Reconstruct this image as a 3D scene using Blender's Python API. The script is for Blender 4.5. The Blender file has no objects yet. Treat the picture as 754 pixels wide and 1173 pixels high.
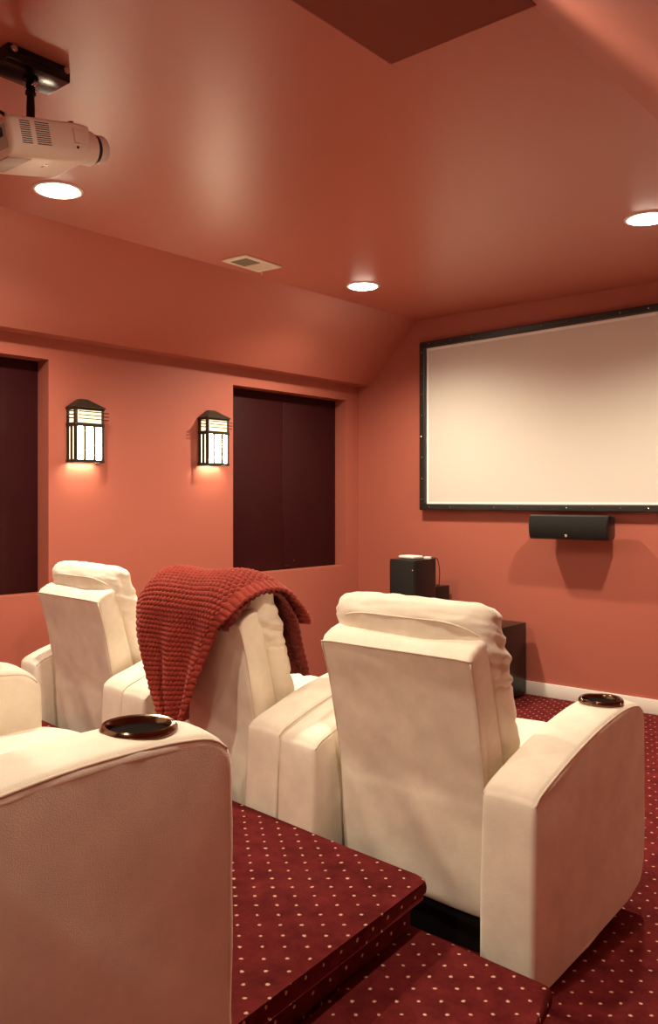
import bpy, bmesh, math, random
from mathutils import Vector, Matrix, noise
random.seed(4)
sc = bpy.context.scene
COL = sc.collection
PI = math.pi

# ------------------------------------------------------------------ materials
def s2l(c):
    return tuple((v/255/12.92 if v/255 <= .04045 else ((v/255+.055)/1.055)**2.4) for v in c)

def mat(name, col, rough=.6, metal=0., spec=.5, bump=None, var=None, emit=None, sheen=0.):
    m = bpy.data.materials.new(name); m.use_nodes = True
    n = m.node_tree.nodes; l = m.node_tree.links
    b = n['Principled BSDF']
    b.inputs['Base Color'].default_value = (*col, 1)
    b.inputs['Roughness'].default_value = rough
    b.inputs['Metallic'].default_value = metal
    b.inputs['Specular IOR Level'].default_value = spec
    if sheen:
        b.inputs['Sheen Weight'].default_value = sheen
        b.inputs['Sheen Roughness'].default_value = .4
    tc = n.new('ShaderNodeTexCoord')
    if var:                                   # (scale, amount): mottled colour of the material itself
        t = n.new('ShaderNodeTexNoise'); t.inputs['Scale'].default_value = var[0]
        t.inputs['Detail'].default_value = 6; t.inputs['Roughness'].default_value = .62
        l.new(tc.outputs['Object'], t.inputs['Vector'])
        r = n.new('ShaderNodeValToRGB')
        r.color_ramp.elements[0].position = .3; r.color_ramp.elements[1].position = .7
        r.color_ramp.elements[0].color = (*[c*(1-var[1]) for c in col], 1)
        r.color_ramp.elements[1].color = (*[min(1, c*(1+var[1])) for c in col], 1)
        l.new(t.outputs['Fac'], r.inputs['Fac']); l.new(r.outputs['Color'], b.inputs['Base Color'])
    if bump:                                  # (scale, strength, distance)
        t = n.new('ShaderNodeTexNoise'); t.inputs['Scale'].default_value = bump[0]
        t.inputs['Detail'].default_value = 4
        l.new(tc.outputs['Object'], t.inputs['Vector'])
        bp = n.new('ShaderNodeBump'); bp.inputs['Strength'].default_value = bump[1]; bp.inputs['Distance'].default_value = bump[2]
        l.new(t.outputs['Fac'], bp.inputs['Height']); l.new(bp.outputs['Normal'], b.inputs['Normal'])
    if emit:
        b.inputs['Emission Color'].default_value = (*emit[0], 1); b.inputs['Emission Strength'].default_value = emit[1]
    return m

WALLC = (.42, .122, .084); CEILC = (.50, .155, .108)
M = {}
M['wall'] = mat('red_wall_paint', WALLC, .55, spec=.35, bump=(180, .06, .002))
M['ceiling'] = mat('red_ceiling_paint', CEILC, .38, spec=.75, bump=(120, .05, .002))
M['hatch'] = mat('shade_toned_red_matte', tuple(c*.55 for c in WALLC), .8, spec=.1)  # wall red darkened so the colour carries the box's dimness
M['edge_light'] = mat('red_edge_light_paint', WALLC, .5, spec=.4)  # wall red for the highlight strips along the ceiling box
M['white_trim'] = mat('white_trim_paint', (.80, .76, .70), .4)
M['suede'] = mat('cream_suede', (.87, .80, .67), .9, spec=.12, bump=(420, .3, .002), var=(11, .08), sheen=.1)
M['suede_piping'] = mat('cream_suede_piping', (.76, .67, .55), .9, spec=.1)
M['black_cloth'] = mat('black_base_cloth', (.012, .010, .010), .9, spec=.1)
M['bronze'] = mat('dark_bronze', (.20, .125, .085), .18, metal=1.0)
M['bronze_inside'] = mat('dark_cup_lining', (.010, .006, .005), .9, spec=.03)
M['black_frame'] = mat('black_vinyl_frame', (.014, .014, .012), .42, spec=.5, bump=(300, .15, .001))
M['snap'] = mat('steel_snap', (.45, .42, .38), .25, metal=1)
M['screen'] = mat('screen_cloth', (.68, .65, .59), .75, spec=.2)
M['screen_edge'] = mat('white_screen_edge', (.95, .94, .92), .6)
M['black_lacquer'] = mat('black_lacquer', (.008, .0075, .007), .3, spec=.4)
M['grille'] = mat('black_speaker_grille', (.014, .013, .012), .8, spec=.2, bump=(700, .4, .001))
M['silver'] = mat('silver_badge', (.75, .73, .7), .25, metal=1)
M['white_plastic'] = mat('white_plastic', (.78, .76, .72), .4)
M['proj'] = mat('warm_white_plastic', (.86, .80, .70), .42, spec=.45)
M['proj_grey'] = mat('grey_plastic_panel', (.50, .46, .40), .5)
M['dark_plastic'] = mat('dark_plastic', (.012, .011, .011), .4)
M['black_metal'] = mat('black_metal', (.006, .006, .006), .18, spec=.3)
M['lens'] = mat('lens_glass', (.10, .08, .08), .08, spec=.8)
M['clear_ring'] = mat('pale_lens_ring', (.75, .69, .64), .2, spec=.6)
M['sconce_metal'] = mat('bronze_sconce_metal', (.045, .036, .024), .5, metal=.55)
M['vent_paint'] = mat('cream_vent_paint', (.78, .72, .60), .45)
M['vent_dark'] = mat('grey_vent_filter', (.20, .17, .12), .8)
M['trim_ring'] = mat('white_light_trim', (.85, .82, .78), .35)
M['shade'] = mat('dark_burgundy_shade', (.034, .0052, .0065), .55, spec=.15, var=(3, .1))
M['seam'] = mat('burgundy_seam', (.034, .011, .011), .6)
M['bulb'] = mat('lit_lamp_lens', (1, .95, .85), .5, emit=((1, .86, .68), 26))
M['glass'] = mat('lit_art_glass', (.9, .85, .7), .4, emit=((1, .82, .56), 44))
M['glass_side'] = mat('lit_side_art_glass', (.9, .85, .7), .4, emit=((1, .80, .54), 2.0))
M['glass_amber'] = mat('lit_amber_art_glass', (.85, .72, .5), .4, emit=((1, .76, .46), 1.0))
M['cable'] = mat('black_cable', (.01, .009, .009), .5)

def carpet():
    m = bpy.data.materials.new('burgundy_dotted_carpet'); m.use_nodes = True
    n = m.node_tree.nodes; l = m.node_tree.links; b = n['Principled BSDF']
    b.inputs['Roughness'].default_value = .95; b.inputs['Specular IOR Level'].default_value = .08
    b.inputs['Sheen Weight'].default_value = 0
    uv = n.new('ShaderNodeUVMap'); uv.uv_map = 'UVMap'
    sx = n.new('ShaderNodeSeparateXYZ')
    # jitter the tufts slightly
    nz = n.new('ShaderNodeTexNoise'); nz.inputs['Scale'].default_value = 60; nz.inputs['Detail'].default_value = 1
    l.new(uv.outputs[0], nz.inputs['Vector'])
    ms = n.new('ShaderNodeVectorMath'); ms.operation = 'MULTIPLY_ADD'
    ms.inputs[1].default_value = (.008, .008, 0); 
    l.new(nz.outputs['Color'], ms.inputs[0]); l.new(uv.outputs[0], ms.inputs[2])
    l.new(ms.outputs[0], sx.inputs[0])
    def mth(op, a, bb=None, c=None):
        k = n.new('ShaderNodeMath'); k.operation = op
        for i, v in enumerate((a, bb, c)):
            if v is None: continue
            if isinstance(v, (int, float)): k.inputs[i].default_value = v
            else: l.new(v, k.inputs[i])
        return k.outputs[0]
    P, Q = .074, .064
    def lattice(ox, oy):
        u = mth('SUBTRACT', mth('FRACT', mth('DIVIDE', mth('ADD', sx.outputs[0], ox+20*P), P)), .5)
        v = mth('SUBTRACT', mth('FRACT', mth('DIVIDE', mth('ADD', sx.outputs[1], oy+20*Q), Q)), .5)
        u = mth('MULTIPLY', u, P); v = mth('MULTIPLY', v, Q)
        return mth('SQRT', mth('ADD', mth('MULTIPLY', u, u), mth('MULTIPLY', v, v)))
    d = mth('MINIMUM', lattice(0, 0), lattice(P/2, Q/2))
    mr = n.new('ShaderNodeMapRange'); mr.inputs['From Min'].default_value = .0030; mr.inputs['From Max'].default_value = .0052
    mr.inputs['To Min'].default_value = 1; mr.inputs['To Max'].default_value = 0
    l.new(d, mr.inputs['Value'])
    t = n.new('ShaderNodeTexNoise'); t.inputs['Scale'].default_value = 14; t.inputs['Detail'].default_value = 5; t.inputs['Roughness'].default_value = .7
    l.new(uv.outputs[0], t.inputs['Vector'])
    r = n.new('ShaderNodeValToRGB')
    r.color_ramp.elements[0].position = .3; r.color_ramp.elements[1].position = .75
    r.color_ramp.elements[0].color = (.078, .0075, .009, 1); r.color_ramp.elements[1].color = (.185, .021, .021, 1)
    l.new(t.outputs['Fac'], r.inputs['Fac'])
    mx = n.new('ShaderNodeMix'); mx.data_type = 'RGBA'
    l.new(mr.outputs[0], mx.inputs['Factor']); l.new(r.outputs['Color'], mx.inputs['A'])
    mx.inputs['B'].default_value = (.72, .45, .32, 1)
    l.new(mx.outputs['Result'], b.inputs['Base Color'])
    f = n.new('ShaderNodeTexNoise'); f.inputs['Scale'].default_value = 330; f.inputs['Detail'].default_value = 3
    l.new(uv.outputs[0], f.inputs['Vector'])
    hh = mth('ADD', f.outputs['Fac'], mth('MULTIPLY', mr.outputs[0], .8))
    bp = n.new('ShaderNodeBump'); bp.inputs['Strength'].default_value = .55; bp.inputs['Distance'].default_value = .004
    l.new(hh, bp.inputs['Height']); l.new(bp.outputs['Normal'], b.inputs['Normal'])
    return m
M['carpet'] = carpet()
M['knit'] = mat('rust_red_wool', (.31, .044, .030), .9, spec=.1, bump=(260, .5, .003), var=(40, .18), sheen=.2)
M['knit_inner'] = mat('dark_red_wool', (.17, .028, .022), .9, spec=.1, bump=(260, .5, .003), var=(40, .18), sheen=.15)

# ------------------------------------------------------------------ helpers
def link(name, me, m=None, parent=None, smooth=False, angle=None):
    o = bpy.data.objects.new(name, me); COL.objects.link(o)
    if m is not None:
        for k in (m if isinstance(m, (list, tuple)) else [m]): me.materials.append(M[k] if isinstance(k, str) else k)
    if parent is not None: o.parent = parent
    if smooth:
        for p in me.polygons: p.use_smooth = True
        if angle: me.set_sharp_from_angle(angle=math.radians(angle))
    return o

def from_data(name, verts, faces, m=None, parent=None, smooth=False, angle=None):
    me = bpy.data.meshes.new(name); me.from_pydata([tuple(v) for v in verts], [], faces); me.update()
    bm = bmesh.new(); bm.from_mesh(me); bmesh.ops.recalc_face_normals(bm, faces=bm.faces[:]); bm.to_mesh(me); bm.free()
    return link(name, me, m, parent, smooth, angle)

def from_bm(name, bm, m=None, parent=None, smooth=False, angle=None):
    bmesh.ops.recalc_face_normals(bm, faces=bm.faces[:])
    me = bpy.data.meshes.new(name); bm.to_mesh(me); bm.free()
    return link(name, me, m, parent, smooth, angle)

def bm_box(bm, x0, x1, y0, y1, z0, z1, r=0., seg=2, mi=0):
    t = bmesh.new()
    bmesh.ops.create_cube(t, size=1)
    for v in t.verts:
        v.co = Vector(((x0+x1)/2+v.co.x*(x1-x0), (y0+y1)/2+v.co.y*(y1-y0), (z0+z1)/2+v.co.z*(z1-z0)))
    if r: bmesh.ops.bevel(t, geom=t.edges[:], offset=r, segments=seg, profile=.5, affect='EDGES')
    for f in t.faces: f.material_index = mi
    me = bpy.data.meshes.new('tmp'); t.to_mesh(me); t.free(); bm.from_mesh(me); bpy.data.meshes.remove(me)

def box(name, x0, x1, y0, y1, z0, z1, m, parent=None, r=0., seg=2):
    bm = bmesh.new(); bm_box(bm, x0, x1, y0, y1, z0, z1, r, seg)
    return from_bm(name, bm, m, parent, r > 0, 40)

def bm_cyl(bm, p0, p1, r0, r1=None, n=20, cap=True):
    r1 = r0 if r1 is None else r1
    p0 = Vector(p0); p1 = Vector(p1); d = (p1-p0).normalized()
    a = d.orthogonal().normalized(); b = d.cross(a)
    R = []
    for p, r in ((p0, r0), (p1, r1)):
        R.append([bm.verts.new(p+(a*math.cos(2*PI*i/n)+b*math.sin(2*PI*i/n))*r) for i in range(n)])
    for i in range(n): bm.faces.new((R[0][i], R[0][(i+1) % n], R[1][(i+1) % n], R[1][i]))
    if cap: bm.faces.new(R[0][::-1]); bm.faces.new(R[1])

def cyl(name, p0, p1, r0, m, parent=None, r1=None, n=24):
    bm = bmesh.new(); bm_cyl(bm, p0, p1, r0, r1, n)
    return from_bm(name, bm, m, parent, True, 40)

def bm_tube(bm, pts, r, n=8):
    pts = [Vector(p) for p in pts]; R = []
    up = None
    for i, p in enumerate(pts):
        d = (pts[min(i+1, len(pts)-1)]-pts[max(i-1, 0)]).normalized()
        if up is None: a = d.orthogonal().normalized()
        else: a = (up-d*up.dot(d)).normalized()
        up = a; b = d.cross(a)
        R.append([bm.verts.new(p+(a*math.cos(2*PI*k/n)+b*math.sin(2*PI*k/n))*r) for k in range(n)])
    for i in range(len(R)-1):
        for k in range(n): bm.faces.new((R[i][k], R[i][(k+1) % n], R[i+1][(k+1) % n], R[i+1][k]))
    bm.faces.new(R[0][::-1]); bm.faces.new(R[-1])

def tube(name, pts, r, m, parent=None, n=8):
    bm = bmesh.new(); bm_tube(bm, pts, r, n); return from_bm(name, bm, m, parent, True)

def bm_lathe(bm, prof, c=(0, 0, 0), n=40, axis='z', close=False):
    R = []
    for r, h in prof:
        ring = []
        for i in range(n):
            a = 2*PI*i/n
            p = (r*math.cos(a), r*math.sin(a), h) if axis == 'z' else (r*math.cos(a), h, r*math.sin(a))
            ring.append(bm.verts.new(Vector(p)+Vector(c)))
        R.append(ring)
    for i in range(len(R)-1):
        for k in range(n): bm.faces.new((R[i][k], R[i][(k+1) % n], R[i+1][(k+1) % n], R[i+1][k]))
    if not close:
        if prof[0][0] > 1e-4: bm.faces.new(R[0][::-1])
        if prof[-1][0] > 1e-4: bm.faces.new(R[-1])
    else:
        for k in range(n): bm.faces.new((R[-1][k], R[-1][(k+1) % n], R[0][(k+1) % n], R[0][k]))

def lathe(name, prof, m, parent=None, c=(0, 0, 0), n=40, axis='z', close=False):
    bm = bmesh.new(); bm_lathe(bm, prof, c, n, axis, close); return from_bm(name, bm, m, parent, True, 50)

def smooth_poly(pts, k=4, closed=False):
    """Catmull-Rom through points."""
    pts = [Vector(p) for p in pts]; out = []; N = len(pts)
    rng = range(N) if closed else range(N-1)
    for i in rng:
        if closed: p0, p1, p2, p3 = pts[i-1], pts[i], pts[(i+1) % N], pts[(i+2) % N]
        else: p0, p1, p2, p3 = pts[max(i-1, 0)], pts[i], pts[i+1], pts[min(i+2, N-1)]
        for j in range(k):
            t = j/k
            out.append(.5*((2*p1)+(p2-p0)*t+(2*p0-5*p1+4*p2-p3)*t*t+(3*p1-p0-3*p2+p3)*t**3))
    if not closed: out.append(pts[-1])
    return out

def thing(name, label, cat, loc=(0, 0, 0), rz=0., group=None):
    o = bpy.data.objects.new(name, None); o.empty_display_size = .1; COL.objects.link(o)
    o.location = loc; o.rotation_euler = (0, 0, rz)
    return tag(o, label, cat, group)
def tag(o, label, cat, group=None):
    o['label'] = label; o['category'] = cat
    if group: o['group'] = group
    return o
def struct(o): o['kind'] = 'structure'; return o

def uv_metric(o):
    me = o.data; uv = me.uv_layers.new(name='UVMap')
    for p in me.polygons:
        n = p.normal
        for li in p.loop_indices:
            c = me.vertices[me.loops[li].vertex_index].co
            if abs(n.z) > .5: uv.data[li].uv = (c.x, c.y)
            elif abs(n.x) > abs(n.y): uv.data[li].uv = (c.z, c.y)
            else: uv.data[li].uv = (c.x, c.z)

def prism(name, poly, z0, z1, m, parent=None, r=0., seg=3):
    bm = bmesh.new()
    bot = [bm.verts.new((x, y, z0)) for x, y in poly]; top = [bm.verts.new((x, y, z1)) for x, y in poly]
    N = len(poly)
    bm.faces.new(bot[::-1]); tf = bm.faces.new(top)
    for i in range(N): bm.faces.new((bot[i], bot[(i+1) % N], top[(i+1) % N], top[i]))
    if r:
        e = [x for x in bm.edges if abs(x.verts[0].co.z-x.verts[1].co.z) < 1e-6]
        bmesh.ops.bevel(bm, geom=e, offset=r, segments=seg, profile=.5, affect='EDGES')
    return from_bm(name, bm, m, parent, r > 0, 35)

# ------------------------------------------------------------------ the room
XL, YF, ZC = -3.91, 4.907, 2.443          # left wall, screen wall, ceiling
SX0, SX1, SZ = -3.39, -3.805, 2.03        # left slope: top x, bottom x, bottom z
RX0, RX1, RZ = -1.005, .45, .988          # right slope
YB = -2.2
W1 = (1.30, 2.396, .742, 1.922); W2 = (3.666, 4.762, .742, 1.922); RD = .11

# left wall with the two window recesses (one mesh, reveals included)
ys = [YB, W1[0], W1[1], W2[0], W2[1], YF]; zs = [0, W1[2], W1[3], SZ]
V, Fc = [], []
def quad(a, b, c, d):
    i = len(V); V.extend((a, b, c, d)); Fc.append((i, i+1, i+2, i+3))
for i in range(5):
    for j in range(3):
        if j == 1 and i in (1, 3): continue
        quad((XL, ys[i], zs[j]), (XL, ys[i+1], zs[j]), (XL, ys[i+1], zs[j+1]), (XL, ys[i], zs[j+1]))
for y0, y1, z0, z1 in (W1, W2):
    xb = XL-RD
    quad((XL, y0, z0), (xb, y0, z0), (xb, y0, z1), (XL, y0, z1)); quad((XL, y1, z0), (XL, y1, z1), (xb, y1, z1), (xb, y1, z0))
    quad((XL, y0, z1), (xb, y0, z1), (xb, y1, z1), (XL, y1, z1)); quad((XL, y0, z0), (XL, y1, z0), (xb, y1, z0), (xb, y0, z0))
me = bpy.data.meshes.new('wall_left'); me.from_pydata(V, [], Fc); me.update()
struct(link('wall_left', me, 'wall'))
def plane(name, pts, m):
    me = bpy.data.meshes.new(name); me.from_pydata(pts, [], [tuple(range(len(pts)))]); me.update()
    return struct(link(name, me, m))
plane('wall_front', [(XL, YF, 0), (RX1, YF, 0), (RX1, YF, RZ), (RX0, YF, ZC), (SX0, YF, ZC), (SX1, YF, SZ), (XL, YF, SZ)], 'wall')
plane('wall_back', [(XL, YB, 0), (RX1, YB, 0), (RX1, YB, RZ), (RX0, YB, ZC), (SX0, YB, ZC), (SX1, YB, SZ), (XL, YB, SZ)], 'wall')
plane('wall_right', [(RX1, YB, 0), (RX1, YF, 0), (RX1, YF, RZ), (RX1, YB, RZ)], 'wall')
plane('ceiling', [(SX0, YB, ZC), (RX0, YB, ZC), (RX0, YF, ZC), (SX0, YF, ZC)], 'ceiling')
plane('ceiling_slope_left', [(SX0, YB, ZC), (SX0, YF, ZC), (SX1, YF, SZ), (SX1, YB, SZ)], 'ceiling')
plane('ceiling_ledge_left', [(SX1, YB, SZ), (SX1, YF, SZ), (XL, YF, SZ), (XL, YB, SZ)], 'ceiling')
plane('ceiling_slope_right', [(RX0, YB, ZC), (RX0, YF, ZC), (RX1, YF, RZ), (RX1, YB, RZ)], 'ceiling')
# dropped box in the ceiling
DZ = 2.40; k = (DZ-1.22)/1.22
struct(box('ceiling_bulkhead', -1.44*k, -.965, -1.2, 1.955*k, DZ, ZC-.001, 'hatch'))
struct(box('edge_highlight_1', -1.44*k-.004, -1.44*k-.0005, -1.2, 1.955*k+.004, DZ-.001, ZC-.001, 'edge_light'))  # light caught on the box edges, drawn as thin lighter strips
struct(box('edge_highlight_2', -1.44*k-.0005, -.965, 1.955*k+.0005, 1.955*k+.004, DZ-.001, ZC-.001, 'edge_light'))
# floor
me = bpy.data.meshes.new('floor'); me.from_pydata([(XL, YB, 0), (RX1, YB, 0), (RX1, YF, 0), (XL, YF, 0)], [], [(0, 1, 2, 3)]); me.update()
o = struct(link('floor', me, 'carpet')); uv_metric(o)
# riser platform with a bull-nosed top, and its lower step
ZT, ZS = .24, .12
front = [(XL+.001, 2.115), (-3.716, 2.109), (-3.197, 2.051), (-2.065, 1.928), (-1.291, 1.873)]
plat = front+[(-1.262, 1.864), (-1.250, 1.850), (-1.246, 1.83), (-1.185, 1.035), (-.99, 1.03), (-.99, YB+.001), (XL+.001, YB+.001)]
core = [(x-(.03 if x > -3.9 and y < 2.12 and y > -2 else 0), y-(.03 if y > -2 else 0)) for x, y in plat]
p = struct(prism('floor_platform', plat, ZT-.042, ZT, 'carpet', r=.017)); uv_metric(p)
p = struct(prism('floor_platform_riser', core, 0, ZT-.042, 'carpet')); uv_metric(p)
step = [(-1.30, 1.838), (-.895, 1.812), (-.882, 1.806), (-.873, 1.79), (-.845, 1.655), (-.80, 1.04), (-1.19, 1.04), (-1.27, 1.80)]
p = struct(prism('floor_step', step, ZS-.042, ZS, 'carpet', r=.014)); uv_metric(p)
stc = [(-1.29, 1.81), (-.91, 1.785), (-.875, 1.65), (-.83, 1.04), (-1.19, 1.04)]
p = struct(prism('floor_step_riser', stc, 0, ZS-.042, 'carpet')); uv_metric(p)
# baseboards
def baseboard(name, x0, x1, y0, y1):
    bm = bmesh.new(); bm_box(bm, x0, x1, y0, y1, 0, .084, .004, 2)
    return struct(from_bm(name, bm, 'white_trim', None, True, 40))
baseboard('baseboard_front', XL, RX1, YF-.016, YF)
baseboard('baseboard_right', RX1-.016, RX1, YB, YF-.016)

# window shades: two dark panels meeting at a seam inside each recess
def window(idx, W, label, hook):
    y0, y1, z0, z1 = W
    st = struct(from_data('window_%d' % idx, [(XL-RD, y0, z0), (XL-RD, y1, z0), (XL-RD, y1, z1), (XL-RD, y0, z1)], [(0, 1, 2, 3)], 'shade'))
    t = thing('window_shade', label, 'window shade', (XL-RD+.004, (y0+y1)/2, z0))
    h = z1-z0; w = (y1-y0)/2
    for s in (-1, 1):
        box('shade_panel', .001, .010, min(0, s*(w-.002)) if s < 0 else .0008, -.0008 if s < 0 else w-.002, .003, h-.003, 'shade', t, r=.002)
    box('seam', .0095, .0112, -.0016, .0016, h*.32, h-.05, 'seam', t)
    if hook:
        a = box('latch', .010, .018, .012, .052, .018, .030, 'dark_plastic', t, r=.003)
        cyl('knob', (.010, .10, .056), (.016, .10, .056), .005, 'snap', t, n=12)
    return t
window(1, W1, 'dark burgundy window shade left of both wall sconces, cut by the photo edge', False)
window(2, W2, 'dark burgundy window shade between the wall sconces and the screen wall', True)

# ------------------------------------------------------------------ recliners
def loft_x(prof, half, rad, seg=3, crown=0., xc=0., mids=6):
    """Extrude a closed (y,z) profile along x with rounded side edges and an optional crown."""
    N = len(prof); P = [Vector((0, p[0], p[1])) for p in prof]
    nrm = []
    for i in range(N):
        d = (P[(i+1) % N]-P[i-1]); nrm.append(Vector((0, d.z, -d.y)).normalized())
    c = sum(P, Vector())/N
    if sum(nrm[i].dot(P[i]-c) for i in range(N)) < 0: nrm = [-v for v in nrm]
    st = []
    for k in range(seg+1):
        a = PI/2*k/seg
        st.append((-half+rad*(1-math.cos(a)), rad*(1-math.sin(a))))
    mid = [(-half+rad+(2*half-2*rad)*j/mids, 0) for j in range(1, mids)]
    full = st+mid+[(-x, r) for x, r in reversed(st)]
    bm = bmesh.new(); R = []
    for x, r in full:
        ring = []
        for i in range(N):
            q = P[i]-nrm[i]*r
            cz = crown*(1-(x/half)**2)*max(0, nrm[i].z)
            ring.append(bm.verts.new((xc+x, q.y, q.z+cz)))
        R.append(ring)
    for a in range(len(R)-1):
        for i in range(N): bm.faces.new((R[a][i], R[a][(i+1) % N], R[a+1][(i+1) % N], R[a+1][i]))
    bm.faces.new(R[0][::-1]); bm.faces.new(R[-1])
    return bm

def pillow(rings, n=56, ex=3.2, puff=0.):
    """rings: (z, yc, hy, hx). superellipse rings stacked along z, ends capped."""
    from mathutils import Vector as Vv
    pts = [Vv(q) for q in rings]; dense = []
    for i in range(len(pts)-1):
        p0, p1, p2, p3 = pts[max(i-1, 0)], pts[i], pts[i+1], pts[min(i+2, len(pts)-1)]
        for j in range(4):
            t = j/4; dense.append(.5*((2*p1)+(p2-p0)*t+(2*p0-5*p1+4*p2-p3)*t*t+(3*p1-p0-3*p2+p3)*t**3))
    dense.append(pts[-1])
    bm = bmesh.new(); R = []
    for z, yc, hy, hx in dense:
        ring = []
        for i in range(n):
            a = 2*PI*i/n; c, s = math.cos(a), math.sin(a)
            px = math.copysign(abs(c)**(2/ex), c)*hx; py = math.copysign(abs(s)**(2/ex), s)*hy
            ring.append(bm.verts.new((px, yc+py, z)))
        R.append(ring)
    for a in range(len(R)-1):
        for i in range(n): bm.faces.new((R[a][i], R[a][(i+1) % n], R[a+1][(i+1) % n], R[a+1][i]))
    bm.faces.new(R[0][::-1]); bm.faces.new(R[-1])
    return bm

def wrinkle(bm, amp, sc_, seed=0., stretch=(1, 1, 1)):
    bm.normal_update()
    for v in bm.verts:
        q = Vector((v.co.x*stretch[0], v.co.y*stretch[1], v.co.z*stretch[2]))*sc_+Vector((seed, seed*1.7, 0))
        v.co += v.normal*amp*noise.fractal(q, 1, 2, 3)

ARM_TOP = [(.004, .455), (.012, .478), (.035, .497), (.10, .521), (.2, .552), (.3, .578), (.4, .599), (.5, .613), (.58, .617), (.64, .609), (.672, .588), (.686, .553)]
ARM_CURVED = [(.688, .45), (.688, .3), (.687, .17), (.678, .115), (.65, .078), (.58, .055), (.46, .04), (.3, .022), (.15, .006), (.02, .004), (-.004, .02), (-.006, .15), (-.002, .32)]
CUP = (.0, .545)

ARM_TOP_FLAT = [(.004, .50), (.012, .522), (.035, .540), (.10, .562), (.2, .584), (.3, .601), (.4, .613), (.5, .618), (.58, .617), (.64, .609), (.672, .588), (.686, .553)]
ARM_LOW_SQUARE = [(.688, .45), (.688, .3), (.688, .12), (.685, .05), (.668, .022), (.58, .014), (.46, .012), (.3, .010), (.15, .006), (.02, .004), (-.004, .02), (-.006, .15), (-.002, .32)]
def make_arm(parent, s, ARM_TOP=ARM_TOP):
    ARM_LOW = ARM_LOW_SQUARE if ARM_TOP is ARM_TOP_FLAT else ARM_CURVED
    prof = [(p.x, p.y) for p in smooth_poly([(a, b, 0) for a, b in ARM_TOP+ARM_LOW], 3, True)]
    xc = s*.360
    bm = loft_x(prof, .077, .016, 4, crown=.012, xc=xc)
    wrinkle(bm, .003, 8, s*3.1)
    bmesh.ops.recalc_face_normals(bm, faces=bm.faces[:])
    a = from_bm('arm', bm, 'suede', parent, True, 50)
    # cut the well for the cup holder
    bm = bmesh.new(); bm_cyl(bm, (xc, CUP[1], .54), (xc, CUP[1], .70), .0535, n=40)
    cut = from_bm('cutter', bm)
    md = a.modifiers.new('well', 'BOOLEAN'); md.operation = 'DIFFERENCE'; md.object = cut; md.solver = 'EXACT'
    dg = bpy.context.evaluated_depsgraph_get(); dg.update()
    me = bpy.data.meshes.new_from_object(a.evaluated_get(dg))
    a.modifiers.clear(); old = a.data; a.data = me; bpy.data.meshes.remove(old)
    bpy.data.objects.remove(cut)
    for p in me.polygons: p.use_smooth = True
    me.set_sharp_from_angle(angle=math.radians(50))
    # piping along both upper edges
    for e in (-1, 1):
        line = smooth_poly([(xc+e*.0735, y, z-.002) for y, z in ARM_TOP[1:-1]], 3)
        line = [Vector((xc+e*.0725, p.y, p.z-.003)) for p in line]
        tube('piping', line, .0030, 'suede_piping', a, 6)
    # cup holder
    ztop = .6275
    ch = lathe('cup_holder', [(.0525, ztop-.012), (.0610, ztop-.009), (.0645, ztop-.003), (.0638, ztop+.003), (.0600, ztop+.0085), (.0545, ztop+.0070), (.0510, ztop-.001), (.0490, ztop-.02), (.0495, ztop-.03), (.0520, ztop-.03)],
          'bronze', a, (xc, CUP[1], 0), 48, close=True)
    ch.rotation_euler = (0, 0, 0)
    lathe('cup_lining', [(.0525, ztop-.004), (.0500, ztop-.006), (.0470, ztop-.068), (.0, ztop-.070)], 'bronze_inside', ch, (xc, CUP[1], 0), 40)
    return a

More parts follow.
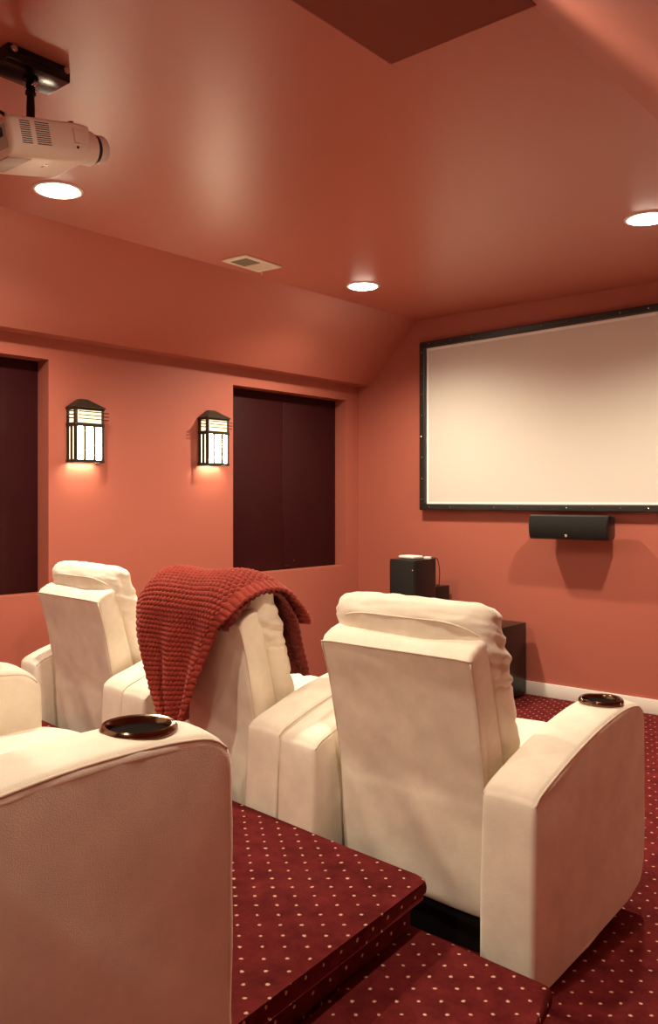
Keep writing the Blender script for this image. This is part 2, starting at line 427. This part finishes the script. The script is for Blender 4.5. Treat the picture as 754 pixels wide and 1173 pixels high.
def creases(bm, zs, depth=.012):
    """horizontal tucks sewn into the side of a cushion"""
    for v in bm.verts:
        k = max(0, min(1, (abs(v.co.x)-.19)/.06))
        if k:
            for zc in zs: v.co.x *= 1-depth*1.6*k*math.exp(-((v.co.z-zc-.012*math.sin(v.co.y*30))/.006)**2)
def make_recliner(label, top=ARM_TOP):
    t = thing('recliner', label, 'armchair')
    make_arm(t, 1, top); make_arm(t, -1, top)
    # backrest shell
    rear = [(.002, .803), (.010, .775), (.03, .70), (.055, .58), (.080, .44), (.083, .38), (.090, .26), (.098, .125), (.115, .105)]
    frontp = [(.19, .105), (.205, .3), (.172, .54), (.128, .70), (.098, .832), (.088, .845), (.072, .848), (.040, .838), (.012, .821)]
    prof = [(p.x, p.y) for p in smooth_poly([(a, b, 0) for a, b in rear], 7)]+[(a, b) for a, b in frontp]
    bm = loft_x(prof, .256, .012, 3, 0, mids=36)
    for v in bm.verts:
        # taper towards the floor, plus slack folds in the lower skirt
        f = max(0, min(1, (.83-v.co.z)/.7)); v.co.x *= 1-.055*f
        if v.co.z < .46 and v.co.y < .12:
            g = max(0, math.sin((v.co.z-.1)/.36*PI))
            v.co.y += .007*g*math.sin(v.co.x*19+v.co.z*9)-.007*g*math.exp(-((v.co.x+.02-(.46-v.co.z)*.62)/.05)**2)-.010*g*math.exp(-((v.co.x+.20-(.46-v.co.z)*.30)/.035)**2)
    wrinkle(bm, .004, 6, 1.3)
    sh = from_bm('backrest_shell', bm, 'suede', t, True, 40)
    pl = [(-.2545*(1-.055*max(0, min(1, (.83-z)/.7))), y, z) for y, z in ((.098, .15), (.090, .26), (.0825, .44), (.058, .58), (.033, .70), (.003, .797))]
    line = smooth_poly(pl, 4)
    top = [Vector((-.2535+.507*i/12, -.0005+.0008*math.sin(i), .806)) for i in range(13)]
    other = [Vector((-p.x, p.y, p.z)) for p in reversed(line)]
    tube('piping', [Vector((-.2535, .0, .803))]+top[1:-1]+[Vector((.2535, .0, .803))], .0028, 'suede_piping', sh, 6)
    tube('piping', line, .0026, 'suede_piping', sh, 6); tube('piping', other, .0026, 'suede_piping', sh, 6)
    # headrest pillow
    hr = [(.700, .170, .052, .240), (.706, .169, .068, .256), (.722, .164, .076, .264), (.75, .156, .079, .268), (.79, .143, .081, .272), (.83, .130, .080, .273), (.865, .119, .076, .271),
          (.890, .112, .072, .268), (.908, .108, .064, .262), (.924, .106, .053, .252), (.935, .105, .040, .238), (.941, .105, .022, .215), (.943, .105, .006, .19)]
    bm = pillow(hr, 72, 3.0)
    wrinkle(bm, .007, 10, 2.2, (1, 1, 1.8))
    for v in bm.verts:
        # pleats gathered towards the side seam
        e = max(0, (abs(v.co.x)-.20)/.08)
        v.co.z += .006*e*math.sin(v.co.y*140)
        v.co.x *= 1+.020*e*math.sin(v.co.z*120+v.co.y*40)
    creases(bm, (.752, .785, .828, .872))
    h = from_bm('headrest', bm, 'suede', t, True)
    seam = []
    for i in range(25):
        x = -.258+.516*i/24; zz = .895-.055*abs(x/.258)**5
        seam.append((x, .040+.052*abs(x/.258)**6, zz-.003*math.cos(x*8)))
    tube('seam', seam, .0026, 'suede_piping', h, 6)
    # lumbar pillow
    lu = [(.43, .255, .05, .225), (.437, .254, .066, .245), (.46, .249, .072, .256), (.52, .230, .073, .262), (.58, .212, .072, .263), (.64, .194, .072, .263), (.69, .179, .072, .263), (.712, .172, .070, .258), (.724, .168, .062, .248), (.730, .166, .04, .23)]
    bm = pillow(lu, 72, 3.4); wrinkle(bm, .008, 10, 5.2, (1, 1, 1.8))
    creases(bm, (.53, .60, .672))
    bc = from_bm('back_cushion', bm, 'suede', t, True)
    # seat, footrest and base
    se = [(.20, .46, .27, .268), (.215, .46, .285, .277), (.30, .465, .292, .279), (.40, .47, .292, .279), (.44, .47, .288, .278), (.468, .468, .272, .268), (.487, .465, .235, .245), (.494, .465, .18, .20)]
    bm = pillow(se, 72, 5.0); wrinkle(bm, .006, 9, 7.7); from_bm('seat_cushion', bm, 'suede', t, True)
    bm = bmesh.new(); bm_box(bm, -.276, .276, .655, .745, .085, .40, .02, 4); from_bm('footrest', bm, 'suede', t, True, 50)
    bm = bmesh.new(); bm_box(bm, -.25, .25, .12, .65, 0, .20, .004, 1); from_bm('base', bm, 'black_cloth', t, True, 40)
    return t

def dup(root, loc, rz, label, group=None):
    r = root.copy(); COL.objects.link(r); r.location = loc; r.rotation_euler = (0, 0, rz)
    r['label'] = label
    if group: r['group'] = group
    elif 'group' in r: del r['group']
    def rec(src, dst):
        for ch in list(src.children):
            c = ch.copy(); COL.objects.link(c); c.parent = dst; rec(ch, c)
    rec(root, r)
    return r

D2R = math.radians
A = make_recliner('cream suede recliner right of the throw covered one, full bare back in view')
A.location = (-1.407, 1.905, 0); A.rotation_euler = (0, 0, D2R(-1.0)); A['group'] = 'recliners in the front row'
B = dup(A, (-2.312, 1.968, 0), D2R(-2.6), 'cream suede recliner with the red knitted throw over its back', 'recliners in the front row')
Cc = dup(A, (-3.208, 2.047, 0), D2R(-4.5), 'cream suede front row recliner standing closest to the left wall, its back bare', 'recliners in the front row')
Dd = make_recliner('big cream suede recliner in the foreground on the platform, with round bronze cup holder', ARM_TOP_FLAT)
Dd.location = (-1.574, .380, ZT); Dd.rotation_euler = (0, 0, D2R(-6.0))
Dd.scale = (1, .985, .96)

# ------------------------------------------------------------------ knitted throw on recliner B
def throw_sheet(name, prof, widths, m, parent, th, nu=230, nv=250, seed=0., lift=0., cu=.0215, cv=.0165, gather=.012):
    """prof: (y,z) polyline; widths: (xmin,xmax) per profile point."""
    P = smooth_poly([(a[0], a[1], 0) for a in prof], 8)
    Wd = smooth_poly([(w[0], w[1], 0) for w in widths], 8)
    L = [0]
    for i in range(1, len(P)): L.append(L[-1]+(P[i]-P[i-1]).length)
    tot = L[-1]
    def at(s):
        for i in range(1, len(L)):
            if L[i] >= s or i == len(L)-1:
                t = (s-L[i-1])/max(1e-9, L[i]-L[i-1]); return P[i-1].lerp(P[i], t), Wd[i-1].lerp(Wd[i], t), (P[i]-P[i-1]).normalized()
    verts = []; nat = .56
    for iv in range(nv):
        s = tot*iv/(nv-1); p, w, d = at(s); n = Vector((0, -d.y, d.x)) # (x comp y-dir)
        n2 = Vector((-d.y, d.x, 0))
        for iu in range(nu):
            u = -1+2*iu/(nu-1)
            x = (w.x+w.y)/2+(w.y-w.x)/2*u
            wid = (w.y-w.x); slack = max(0, 1-wid/nat)
            off = lift+gather*slack*3.2*math.sin(u*7.5+seed+s*3)+.006*math.sin(x*17+s*8+seed)+.004*noise.noise(Vector((x*9, s*9, seed)))
            # knit stitches: offset rows of rounded loops
            uu = u*nat/2/cu; vv = s/cv
            row = math.floor(vv); q = uu+.5*(row % 2)+.15*math.sin(vv*.7)
            st = (.5-.5*math.cos(2*PI*vv))**.5*(.02+.98*(.5-.5*math.cos(2*PI*q))**.7)
            if abs(u) > .86: st = .6*abs(math.sin(PI*vv*.72))**.8                # ribbed border
            off += .0115*st+.009*noise.noise(Vector((x*5+seed, s*5, 2.3)))
            y = p.x+n2.x*off; z = p.y+n2.y*off
            z -= .038*abs(u)**5*max(0, min(1, (p.y-.80)/.1))
            verts.append((x, y, z))
    faces = [(iv*nu+iu, iv*nu+iu+1, (iv+1)*nu+iu+1, (iv+1)*nu+iu) for iv in range(nv-1) for iu in range(nu-1)]
    o = from_data(name, verts, faces, m, parent, True)
    md = o.modifiers.new('thick', 'SOLIDIFY'); md.thickness = th; md.offset = 0
    return o
THROW = thing('throw_blanket', 'rust red chunky knitted throw draped over the back of a cream recliner', 'blanket', B.location, B.rotation_euler.z)
prof = [(-.045, .462), (-.046, .50), (-.046, .56), (-.046, .64), (-.046, .72), (-.044, .79), (-.042, .85), (-.020, .905), (.03, .940), (.085, .958), (.14, .955), (.19, .930), (.235, .88), (.262, .83), (.278, .785)]
wid = [(-.095, .045), (-.120, .065), (-.170, .09), (-.205, .122), (-.232, .165), (-.246, .21), (-.257, .262), (-.268, .284), (-.278, .296), (-.283, .300), (-.285, .303), (-.286, .305), (-.286, .306), (-.286, .308), (-.286, .308)]
throw_sheet('knit_layer', prof, wid, 'knit', THROW, .010, seed=1.0)
prof2 = [(-.034, .79), (-.026, .846), (.0, .885), (.035, .918), (.085, .938), (.135, .934), (.18, .905), (.212, .85), (.235, .79), (.255, .72), (.275, .65), (.285, .605)]
wid2 = [(.17, .236), (.10, .279), (.05, .280), (-.05, .284), (-.1, .287), (-.1, .29), (-.1, .292), (-.05, .293), (.0, .294), (.05, .295), (.10, .296), (.14, .296)]
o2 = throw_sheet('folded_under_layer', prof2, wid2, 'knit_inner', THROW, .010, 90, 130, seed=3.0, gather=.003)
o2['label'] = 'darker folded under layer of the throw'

# ------------------------------------------------------------------ projection screen
sx0, sx1 = -3.335, -1.045
yb, yf = YF-.030, YF-.062
def sc_z(x, top): return (2.277+.020*(x-sx0)) if top else 1.142
S = thing('projection_screen', 'large blank projection screen in a black snap-studded frame on the far wall', 'projection screen', (0, 0, 0))
fw = .042
def frame_bar(pts, m='black_frame'):
    N = 4; v = [(x, yf, z) for x, z in pts]+[(x, yb, z) for x, z in pts]
    f = [(0, 1, 2, 3), (7, 6, 5, 4)]+[(i, i+4, (i+1) % 4+4, (i+1) % 4) for i in range(4)]
    o = from_data('frame_bar', v, f, m, S); md = o.modifiers.new('b', 'BEVEL'); md.width = .006; md.segments = 2; return o
TL, TR, BL, BR = (sx0, sc_z(sx0, 1)), (sx1, sc_z(sx1, 1)), (sx0, 1.142), (sx1, 1.142)
iTL, iTR, iBL, iBR = (sx0+fw, TL[1]-fw), (sx1-fw, TR[1]-fw), (sx0+fw, 1.142+fw), (sx1-fw, 1.142+fw)
bars = [frame_bar([TL, TR, iTR, iTL]), frame_bar([BL, iBL, iBR, BR]), frame_bar([TL, iTL, iBL, BL]), frame_bar([TR, BR, iBR, iTR])]
def snaps(bar, p, q, n):
    for i in range(n):
        t = (i+.5)/n; x = p[0]+(q[0]-p[0])*t; z = p[1]+(q[1]-p[1])*t
        lathe('snap', [(.0045, .0), (.0045, -.0015), (.0025, -.003), (0, -.0033)], 'snap', bar, (x, yf+.0003, z), 10, 'y')
h2 = fw*.5
snaps(bars[0], (sx0, TL[1]-h2), (sx1, TR[1]-h2), 14); snaps(bars[1], (sx0, 1.142+h2), (sx1, 1.142+h2), 14)
snaps(bars[2], (sx0+h2, 1.142), (sx0+h2, TL[1]), 8); snaps(bars[3], (sx1-h2, 1.142), (sx1-h2, TR[1]), 8)
v = [(iTL[0], yb, iTL[1]), (iTR[0], yb, iTR[1]), (iBR[0], yb, iBR[1]), (iBL[0], yb, iBL[1])]
v += [(x, yb+.008, z) for x, _, z in v]
from_data('screen_cloth', v, [(0, 1, 2, 3), (7, 6, 5, 4), (0, 4, 5, 1), (1, 5, 6, 2), (2, 6, 7, 3), (3, 7, 4, 0)], 'screen', S)
e = .014                                   # bare white margin between cloth and frame
def edge(a, b, c, d):
    v = [(p[0], yb-.002, p[1]) for p in (a, b, c, d)]+[(p[0], yb-.0005, p[1]) for p in (a, b, c, d)]
    from_data('white_margin', v, [(0, 1, 2, 3), (7, 6, 5, 4)]+[(i, i+4, (i+1) % 4+4, (i+1) % 4) for i in range(4)], 'screen_edge', S)
jTL, jTR, jBL, jBR = (iTL[0]+e, iTL[1]-e*1.3), (iTR[0]-e, iTR[1]-e*1.3), (iBL[0]+e, iBL[1]+e), (iBR[0]-e, iBR[1]+e)
edge(iTL, iTR, jTR, jTL); edge(iBL, jBL, jBR, iBR); edge(iTL, jTL, jBL, iBL); edge(iTR, iBR, jBR, jTR)
for xx in (sx0+.1, sx1-.1):
    for zz in (1.25, 2.15): box('wall_cleat', xx-.02, xx+.02, yb+.009, YF, zz-.02, zz+.02, 'black_frame', S)

# centre speaker below the screen
CS = thing('center_speaker', 'black long centre speaker mounted on the wall under the screen', 'speaker', (-2.197, YF, .978))
prof = [(-.207, .010), (-.217, .04), (-.220, .074), (-.217, .108), (-.207, .138), (-.19, .146), (-.095, .137), (-.085, .125), (-.085, .02), (-.095, .008), (-.19, .002)]
bm = loft_x([(a, b) for a, b in prof], .243, .006, 2, 0)
for vv in bm.verts:
    if vv.co.y > -.15: vv.co.x *= .965
from_bm('cabinet', bm, 'black_lacquer', CS, True, 30)
pr_ = [(-.2085, .012), (-.2205, .04), (-.2235, .074), (-.2205, .108), (-.2085, .136), (-.2065, .134), (-.2165, .106), (-.2195, .074), (-.2165, .042), (-.2065, .014)]
bm = loft_x(pr_, .238, .001, 1, 0); from_bm('grille', bm, 'grille', CS, True, 40)
lathe('badge', [(.009, 0), (.009, -.002), (.007, -.003), (0, -.003)], 'silver', CS, (-.005, -.2165, .026), 20, 'y')
bm = bmesh.new(); bm_box(bm, -.04, .04, -.09, -.004, .05, .09, .003); bm_box(bm, -.06, .06, -.006, 0, .03, .11, .002); from_bm('bracket', bm, 'black_metal', CS, True, 40)

# floor speakers
TS = thing('tower_speaker', 'tall black tower speaker by the left corner with a white box on top', 'speaker', (-3.1585, 4.5175, 0))
box('cabinet', -.0985, .0985, -.112, .1175, .012, .837, 'black_lacquer', TS, r=.004)
box('grille', -.093, .093, -.122, -.1115, .06, .830, 'grille', TS, r=.005)
box('plinth', -.11, .11, -.12, .12, 0, .012, 'black_lacquer', TS, r=.003)
lathe('badge', [(.006, 0), (.006, -.002), (0, -.003)], 'silver', TS, (.084, -.1215, .775), 14, 'y')
RB = thing('media_box', 'flat white box lying on top of the tall black speaker', 'media box', (-3.165, 4.505, .837), D2R(-8))
box('casing', -.062, .062, -.05, .05, .003, .022, 'white_plastic', RB, r=.007, seg=3)
for fx in (-.045, .045):
    for fy in (-.035, .035): cyl('foot', (fx, fy, 0), (fx, fy, .004), .006, 'dark_plastic', RB, n=12)
PA = thing('power_adapter', 'small white adapter beside the flat box on the tall speaker', 'adapter', (-3.083, 4.575, .837), D2R(20))
box('casing', -.022, .022, -.014, .014, 0, .014, 'white_plastic', PA, r=.003)
cyl('plug', (-.03, 0, .007), (-.022, 0, .007), .004, 'white_plastic', PA, n=12)
cb = tag(tube('cable', smooth_poly([(-3.10, 4.60, .840), (-3.062, 4.622, .842), (-3.050, 4.64, .825), (-3.050, 4.66, .76), (-3.07, 4.69, .70), (-3.105, 4.74, .655), (-3.13, 4.76, .650)], 5), .0028, 'cable'),
         'thin black cable hanging from the top of the tall speaker', 'cable')
SB = thing('equipment_cabinet', 'small dark cabinet behind the tall speaker against the screen wall', 'cabinet', (-3.187, 4.79, 0))
box('body', -.07, .075, -.085, .085, .01, .645, 'black_lacquer', SB, r=.004)
box('base', -.075, .08, -.09, .09, 0, .012, 'dark_plastic', SB, r=.002)
SW = thing('subwoofer', 'low square black subwoofer on the carpet behind the nearest front recliner', 'speaker', (-2.735, 4.62, 0))
box('cabinet', -.20, .20, -.21, .225, .02, .455, 'black_lacquer', SW, r=.005)
box('grille', -.185, .185, -.222, -.209, .04, .44, 'grille', SW, r=.005)
for fx in (-.17, .17):
    for fy in (-.18, .18): cyl('foot', (fx, fy, 0), (fx, fy, .021), .018, 'dark_plastic', SW, n=16)

# ------------------------------------------------------------------ wall sconces
def make_sconce(label):
    t = thing('wall_sconce', label, 'wall lamp', group='wall sconces')
    # local: x out of the wall, y along the wall, z up (bottom of the body at 0)
    w, d, h = .083, .085, .285
    fr = bmesh.new()
    b_ = .0105
    for y in (-w, w):
        bm_box(fr, d-2*b_, d, y-b_ if y > 0 else y-b_*.2, y+b_*.2 if y > 0 else y+b_, 0, h, .0015, 1)
        bm_box(fr, .0, 2*b_, y-b_ if y > 0 else y-b_*.2, y+b_*.2 if y > 0 else y+b_, 0, h, .0015, 1)
    for z0, z1 in ((0, .016), (.184, .204), (h-.016, h)):
        bm_box(fr, d-2*b_+.001, d+.001, -w, w, z0, z1, .0015, 1)
        for y in (-w, w): bm_box(fr, 0, d, y-.006, y+.006, z0, z1, .0015, 1)
    from_bm('frame', fr, 'sconce_metal', t, True, 40)
    for y in (-.030, .028): box('front_bar', d-.010, d+.0005, y-.0068, y+.0068, .012, .192, 'sconce_metal', t, r=.001)
    for s in (-1, 1):
        box('side_bar', d*.44, d*.44+.015, s*w-.005, s*w+.005, .012, .192, 'sconce_metal', t, r=.001)
        bm = bmesh.new()
        for z in (.225, .243, .261): bm_cyl(bm, (d*.80, s*(w-.002), z), (d*.80, s*(w+.042), z), .0030, n=8)
        from_bm('side_rods', bm, 'sconce_metal', t, True, 40)
    bm = bmesh.new()
    for z in (.225, .243, .261): bm_cyl(bm, (d+.003, -w+.014, z), (d+.003, w-.014, z), .0026, n=8)
    from_bm('front_rods', bm, 'sconce_metal', t, True, 40)
    # glass
    box('front_glass', d-.011, d-.007, -w+.003, w-.003, .012, .192, 'glass', t)
    box('upper_glass', d-.011, d-.007, -w+.003, w-.003, .200, h-.008, 'glass_amber', t)
    for s in (-1, 1):
        y = s*(w-.005)
        box('side_glass', .010, d-.012, y-.002, y+.002, .012, .192, 'glass_side', t)
        box('upper_side_glass', .010, d-.012, y-.002, y+.002, .200, h-.008, 'glass_amber', t)
    # pitched cap
    e = .008
    v = [(-.0, -w-e, h), (d+e, -w-e, h), (d+e, w+e, h), (0, w+e, h), (0, -.022, h+.046), (d*.35, -.022, h+.046), (d*.35, .022, h+.046), (0, .022, h+.046),
         (0, -w-e, h-.006), (d+e, -w-e, h-.006), (d+e, w+e, h-.006), (0, w+e, h-.006)]
    f = [(0, 1, 5, 4), (1, 2, 6, 5), (2, 3, 7, 6), (4, 5, 6, 7), (0, 4, 7, 3), (8, 9, 1, 0), (9, 10, 2, 1), (10, 11, 3, 2), (11, 8, 0, 3), (11, 10, 9, 8)]
    from_data('cap', v, f, 'sconce_metal', t)
    box('back_plate', 0, .006, -w, w, 0, h, 'sconce_metal', t, r=.001)
    box('bottom_clip', d-.018, d+.003, .018, .052, -.006, .002, 'silver', t, r=.001)
    bm = bmesh.new(); bm_lathe(bm, [(0, .105), (.008, .108), (.0125, .125), (.0135, .145), (.010, .168), (.009, .19), (0, .19)], (.040, 0, 0), 16); 
    from_bm('bulb', bm, 'bulb', t, True)
    return t
SC1 = make_sconce('lit bronze and cream glass wall sconce beside the left window shade')
SC1.location = (XL, 2.583, 1.405)
SC2 = dup(SC1, (XL, 3.470, 1.415), 0, 'lit bronze and cream glass wall sconce beside the shade next to the screen wall', 'wall sconces')

for yy in (-1.7, 3.9): dup(SC1, (RX1, yy, .56), PI, 'unseen fill sconce added on the low right hand wall', 'added low right wall sconces')  # added out of view as soft fill from the right
# ------------------------------------------------------------------ recessed ceiling lights
def make_downlight(label):
    t = thing('downlight', label, 'ceiling light', group='recessed downlights')
    lathe('trim_ring', [(.098, 0), (.097, -.004), (.090, -.006), (.083, -.005), (.080, -.002), (.080, 0)], 'trim_ring', t, n=56, close=True)
    lathe('lamp_lens', [(.0815, -.002), (.077, -.008), (.060, -.013), (.03, -.0155), (0, -.016)], 'bulb', t, n=48)
    return t
DL1 = make_downlight('lit recessed ceiling downlight just below the projector')
DL1.location = (-3.039, 1.904, ZC)
dup(DL1, (-3.077, 3.904, ZC), 0, 'lit recessed ceiling downlight between the ceiling vent and the screen', 'recessed downlights')
dup(DL1, (-1.39, 3.768, ZC), 0, 'lit recessed ceiling downlight above the screen, cut by the right photo edge', 'recessed downlights')

# ------------------------------------------------------------------ ceiling vent
VT = thing('ceiling_vent', 'small cream ceiling air vent with damper lever near the sloped ceiling', 'vent', (-3.215, 3.150, ZC), D2R(3))
bm = bmesh.new(); bm_box(bm, -.086, .086, -.142, .142, -.008, 0, .003, 2); from_bm('frame', bm, 'vent_paint', VT, True, 40)
box('filter', -.055, .055, -.105, .002, -.0095, -.006, 'vent_dark', VT)
bm = bmesh.new()
for i in range(9):
    y = .014+i*.0112; bm_box(bm, -.055, .055, y, y+.005, -.0105, -.007)
from_bm('louvers', bm, 'vent_paint', VT)
bm = bmesh.new(); bm_cyl(bm, (-.050, .128, -.007), (-.050, .130, -.026), .0035, n=10); from_bm('lever', bm, 'vent_paint', VT, True, 40)

# ------------------------------------------------------------------ projector and its mount
MT = thing('projector_mount', 'black metal ceiling mount box and rod holding the projector', 'projector mount', (-2.215, 1.295, ZC))
bm = bmesh.new(); bm_box(bm, -.058, .062, -.097, .094, -.043, 0, .004, 2); from_bm('ceiling_box', bm, 'black_metal', MT, True, 40)
box('slot_plate', .0615, .0640, -.062, .034, -.024, -.012, 'black_metal', MT, r=.001)
for y in (-.082, .078): 
    bm = bmesh.new(); bm_cyl(bm, (.060, y, -.015), (.070, y, -.015), .010, n=6); bm_cyl(bm, (.068, y, -.015), (.074, y, -.015), .005, n=12); from_bm('bolt', bm, 'silver', MT, True, 30)
lathe('rod', [(.022, -.043), (.022, -.050), (.013, -.054), (.012, -.078), (.015, -.082), (.015, -.088), (.0105, -.092), (.012, -.125), (.012, -.165), (.022, -.171), (0, -.172)], 'black_metal', MT, (0, .006, 0), 24)
bm = bmesh.new(); bm_cyl(bm, (-.026, .006, -.064), (.026, .006, -.064), .0055, n=12); from_bm('pivot_bolt', bm, 'silver', MT, True, 40)

PJ = thing('projector', 'white video projector hanging from the ceiling mount, lens towards the screen', 'projector', (-2.212, 1.300, 2.201), 0)
PJ.rotation_euler = (D2R(12), 0, D2R(0))
# body: rounded lower edges, nearly flat top (hung upside down)
def rr(hx, z0, z1, rt, rb, n=8):
    pts = []
    for cx_, cz, a0, r in ((hx-rb, z0+rb, -PI/2, rb), (hx-rt, z1-rt, 0, rt), (-hx+rt, z1-rt, PI/2, rt), (-hx+rb, z0+rb, PI, rb)):
        for i in range(n+1):
            a = a0+PI/2*i/n; pts.append((cx_+r*math.cos(a), cz+r*math.sin(a)))
    return pts
bm = bmesh.new(); R = []
for y, sh in ((-.130, .010), (-.127, .004), (-.120, 0), (.0, 0), (.105, 0), (.122, .005), (.130, .014)):
    R.append([bm.verts.new((x, y, z)) for x, z in rr(.117-sh, -.050+sh, .048-sh*.5, .008, .034-sh*.6)])
N = len(R[0])
for a in range(len(R)-1):
    for i in range(N): bm.faces.new((R[a][i], R[a][(i+1) % N], R[a+1][(i+1) % N], R[a+1][i]))
bm.faces.new(R[0]); bm.faces.new(R[-1][::-1])
from_bm('body', bm, 'proj', PJ, True, 45)
lathe('lens_housing', [(.047, .085), (.047, .150), (.044, .156), (.038, .158)], 'proj', PJ, (.062, 0, -.001), 40, 'y')
lathe('lens_band', [(.0395, .155), (.0395, .170), (.036, .172)], 'dark_plastic', PJ, (.062, 0, -.001), 40, 'y')
lz = lathe('lens_ring', [(.036, .168), (.0385, .171), (.0390, .192), (.037, .196), (.031, .197), (.029, .185), (.029, .168)], 'clear_ring', PJ, (.062, 0, -.001), 40, 'y', close=True)
lathe('lens', [(.0295, .180), (.022, .187), (.010, .190), (0, .191)], 'lens', lz, (.062, 0, -.001), 32, 'y')
# louvres on the right side, in two blocks
for y0, y1 in ((-.098, -.068), (-.053, -.010)):
    bm = bmesh.new()
    for i in range(11):
        z = .037-i*.0056; bm_box(bm, .1160, .1176, y0, y1, z-.0022, z)
    from_bm('side_vent', bm, 'dark_plastic', PJ)
bm = bmesh.new(); bm_box(bm, .114, .1182, .060, .108, -.012, .034, .002); from_bm('focus_cover', bm, 'proj', PJ, True, 40)
bm = bmesh.new(); bm_box(bm, .1178, .1192, .064, .0665, -.006, .032); bm_box(bm, .1178, .1192, .064, .082, -.008, -.0055); from_bm('focus_lever', bm, 'proj_grey', PJ)
for i in range(4): box('button', .1178, .1198, .088, .103, .022-i*.011, .028-i*.011, 'white_plastic', PJ, r=.0008)
bm = bmesh.new(); bm_cyl(bm, (.1160, .073, -.018), (.1186, .073, -.018), .004, n=12); from_bm('sensor', bm, 'dark_plastic', PJ, True, 40)
box('lamp_cover', -.07, .078, -.126, -.055, -.0515, -.0485, 'proj_grey', PJ, r=.001)
box('maker_plate', .012, .042, .012, .018, -.0512, -.0495, 'silver', PJ, r=.0008)
box('port_panel', -.10, .098, -.1325, -.1285, -.030, .030, 'proj_grey', PJ, r=.001)
for i in range(6): box('socket', .085-i*.034-.022, .085-i*.034, -.1365, -.1315, -.018 if i % 2 else .0, .010 if i % 2 else .022, 'dark_plastic', PJ, r=.001)
box('top_rail', .085, .100, -.10, .095, .046, .054, 'proj', PJ, r=.003)
bm = bmesh.new(); bm_box(bm, -.035, .05, -.045, .035, .046, .066, .002); from_bm('mount_plate', bm, 'black_metal', PJ, True, 40)
for y in (-.105, .09): 
    bm = bmesh.new(); bm_cyl(bm, (.08, y, .044), (.08, y, .062), .008, n=14); from_bm('foot', bm, 'white_plastic' if y < 0 else 'dark_plastic', PJ, True, 40)
for i, xx in enumerate((.07, .02)):
    cbl = tube('projector_cable', smooth_poly([(xx, -.134, .01), (xx, -.165, .012), (xx-.01, -.175, .045), (xx-.02, -.14, .075), (xx-.05, -.09, .085), (xx-.06, -.05, .070), (xx-.06, -.02, .0575)], 5), .0048, 'cable', PJ)

# ------------------------------------------------------------------ light
def spot(name, loc, power, col=(1, .85, .63), size=152, blend=.75, rad=.045, rot=(0, 0, 0)):
    L = bpy.data.lights.new(name, 'SPOT'); L.energy = power; L.color = col
    L.spot_size = math.radians(size); L.spot_blend = blend; L.shadow_soft_size = rad
    o = bpy.data.objects.new(name, L); COL.objects.link(o); o.location = loc; o.rotation_euler = rot
    return o
for i, (x, y, pw) in enumerate(((-3.039, 1.904, 105), (-3.077, 3.904, 105), (-1.39, 3.768, 105), (-3.04, -.10, 105))):  # last one is added, unseen, to light the chairs from behind
    spot('downlight_lamp', (x, y, ZC-.03), pw)
spot('downlight_lamp', (-.985, -.75, DZ-.03), 45, rad=.06)  # added unseen lamp, back light for the front recliner and step
spot('downlight_lamp', (-1.10, 1.35, DZ-.03), 48, size=168, blend=.6)  # added unseen lamp brightening the right slope and front recliner
dup(DL1, (-3.04, -.10, ZC), 0, 'added unseen ceiling downlight over the back row beside the left wall', 'recessed downlights')  # from here on, fixtures of the added lamps, all out of view
dup(DL1, (-1.10, 1.35, DZ), 0, 'added unseen downlight near the front edge of the dropped ceiling panel', 'recessed downlights')
dup(DL1, (-1.065, -.75, DZ), 0, 'added unseen downlight near the back end of the dropped ceiling panel', 'recessed downlights')
for (y, z) in ((2.583, 1.405), (3.470, 1.415)):
    L = bpy.data.lights.new('sconce_lamp', 'POINT'); L.energy = 1.7; L.color = (1, .78, .50); L.shadow_soft_size = .015
    o = bpy.data.objects.new('sconce_lamp', L); COL.objects.link(o); o.location = (XL+.04, y, z+.14)

w = bpy.data.worlds.new('world'); sc.world = w; w.use_nodes = True
w.node_tree.nodes['Background'].inputs['Color'].default_value = (.02, .012, .010, 1)
w.node_tree.nodes['Background'].inputs['Strength'].default_value = .3

# ------------------------------------------------------------------ camera
cam = bpy.data.cameras.new('camera'); co = bpy.data.objects.new('camera', cam); COL.objects.link(co)
co.location = (0, 0, 1.22); co.rotation_euler = (PI/2, 0, D2R(40.5))
cam.sensor_fit = 'VERTICAL'; cam.sensor_height = 36; cam.lens = 36*989/1173
cam.shift_y = -(586.5-571)/1173; cam.shift_x = 0
cam.clip_start = .02
sc.camera = co
sc.view_settings.view_transform = 'Standard'; sc.view_settings.look = 'None'; sc.view_settings.gamma = 1
sc.view_settings.use_curve_mapping = False
sc.view_settings.exposure = 0.62
sc.cycles.use_denoising = True
sc.cycles.max_bounces = 10; sc.cycles.diffuse_bounces = 6
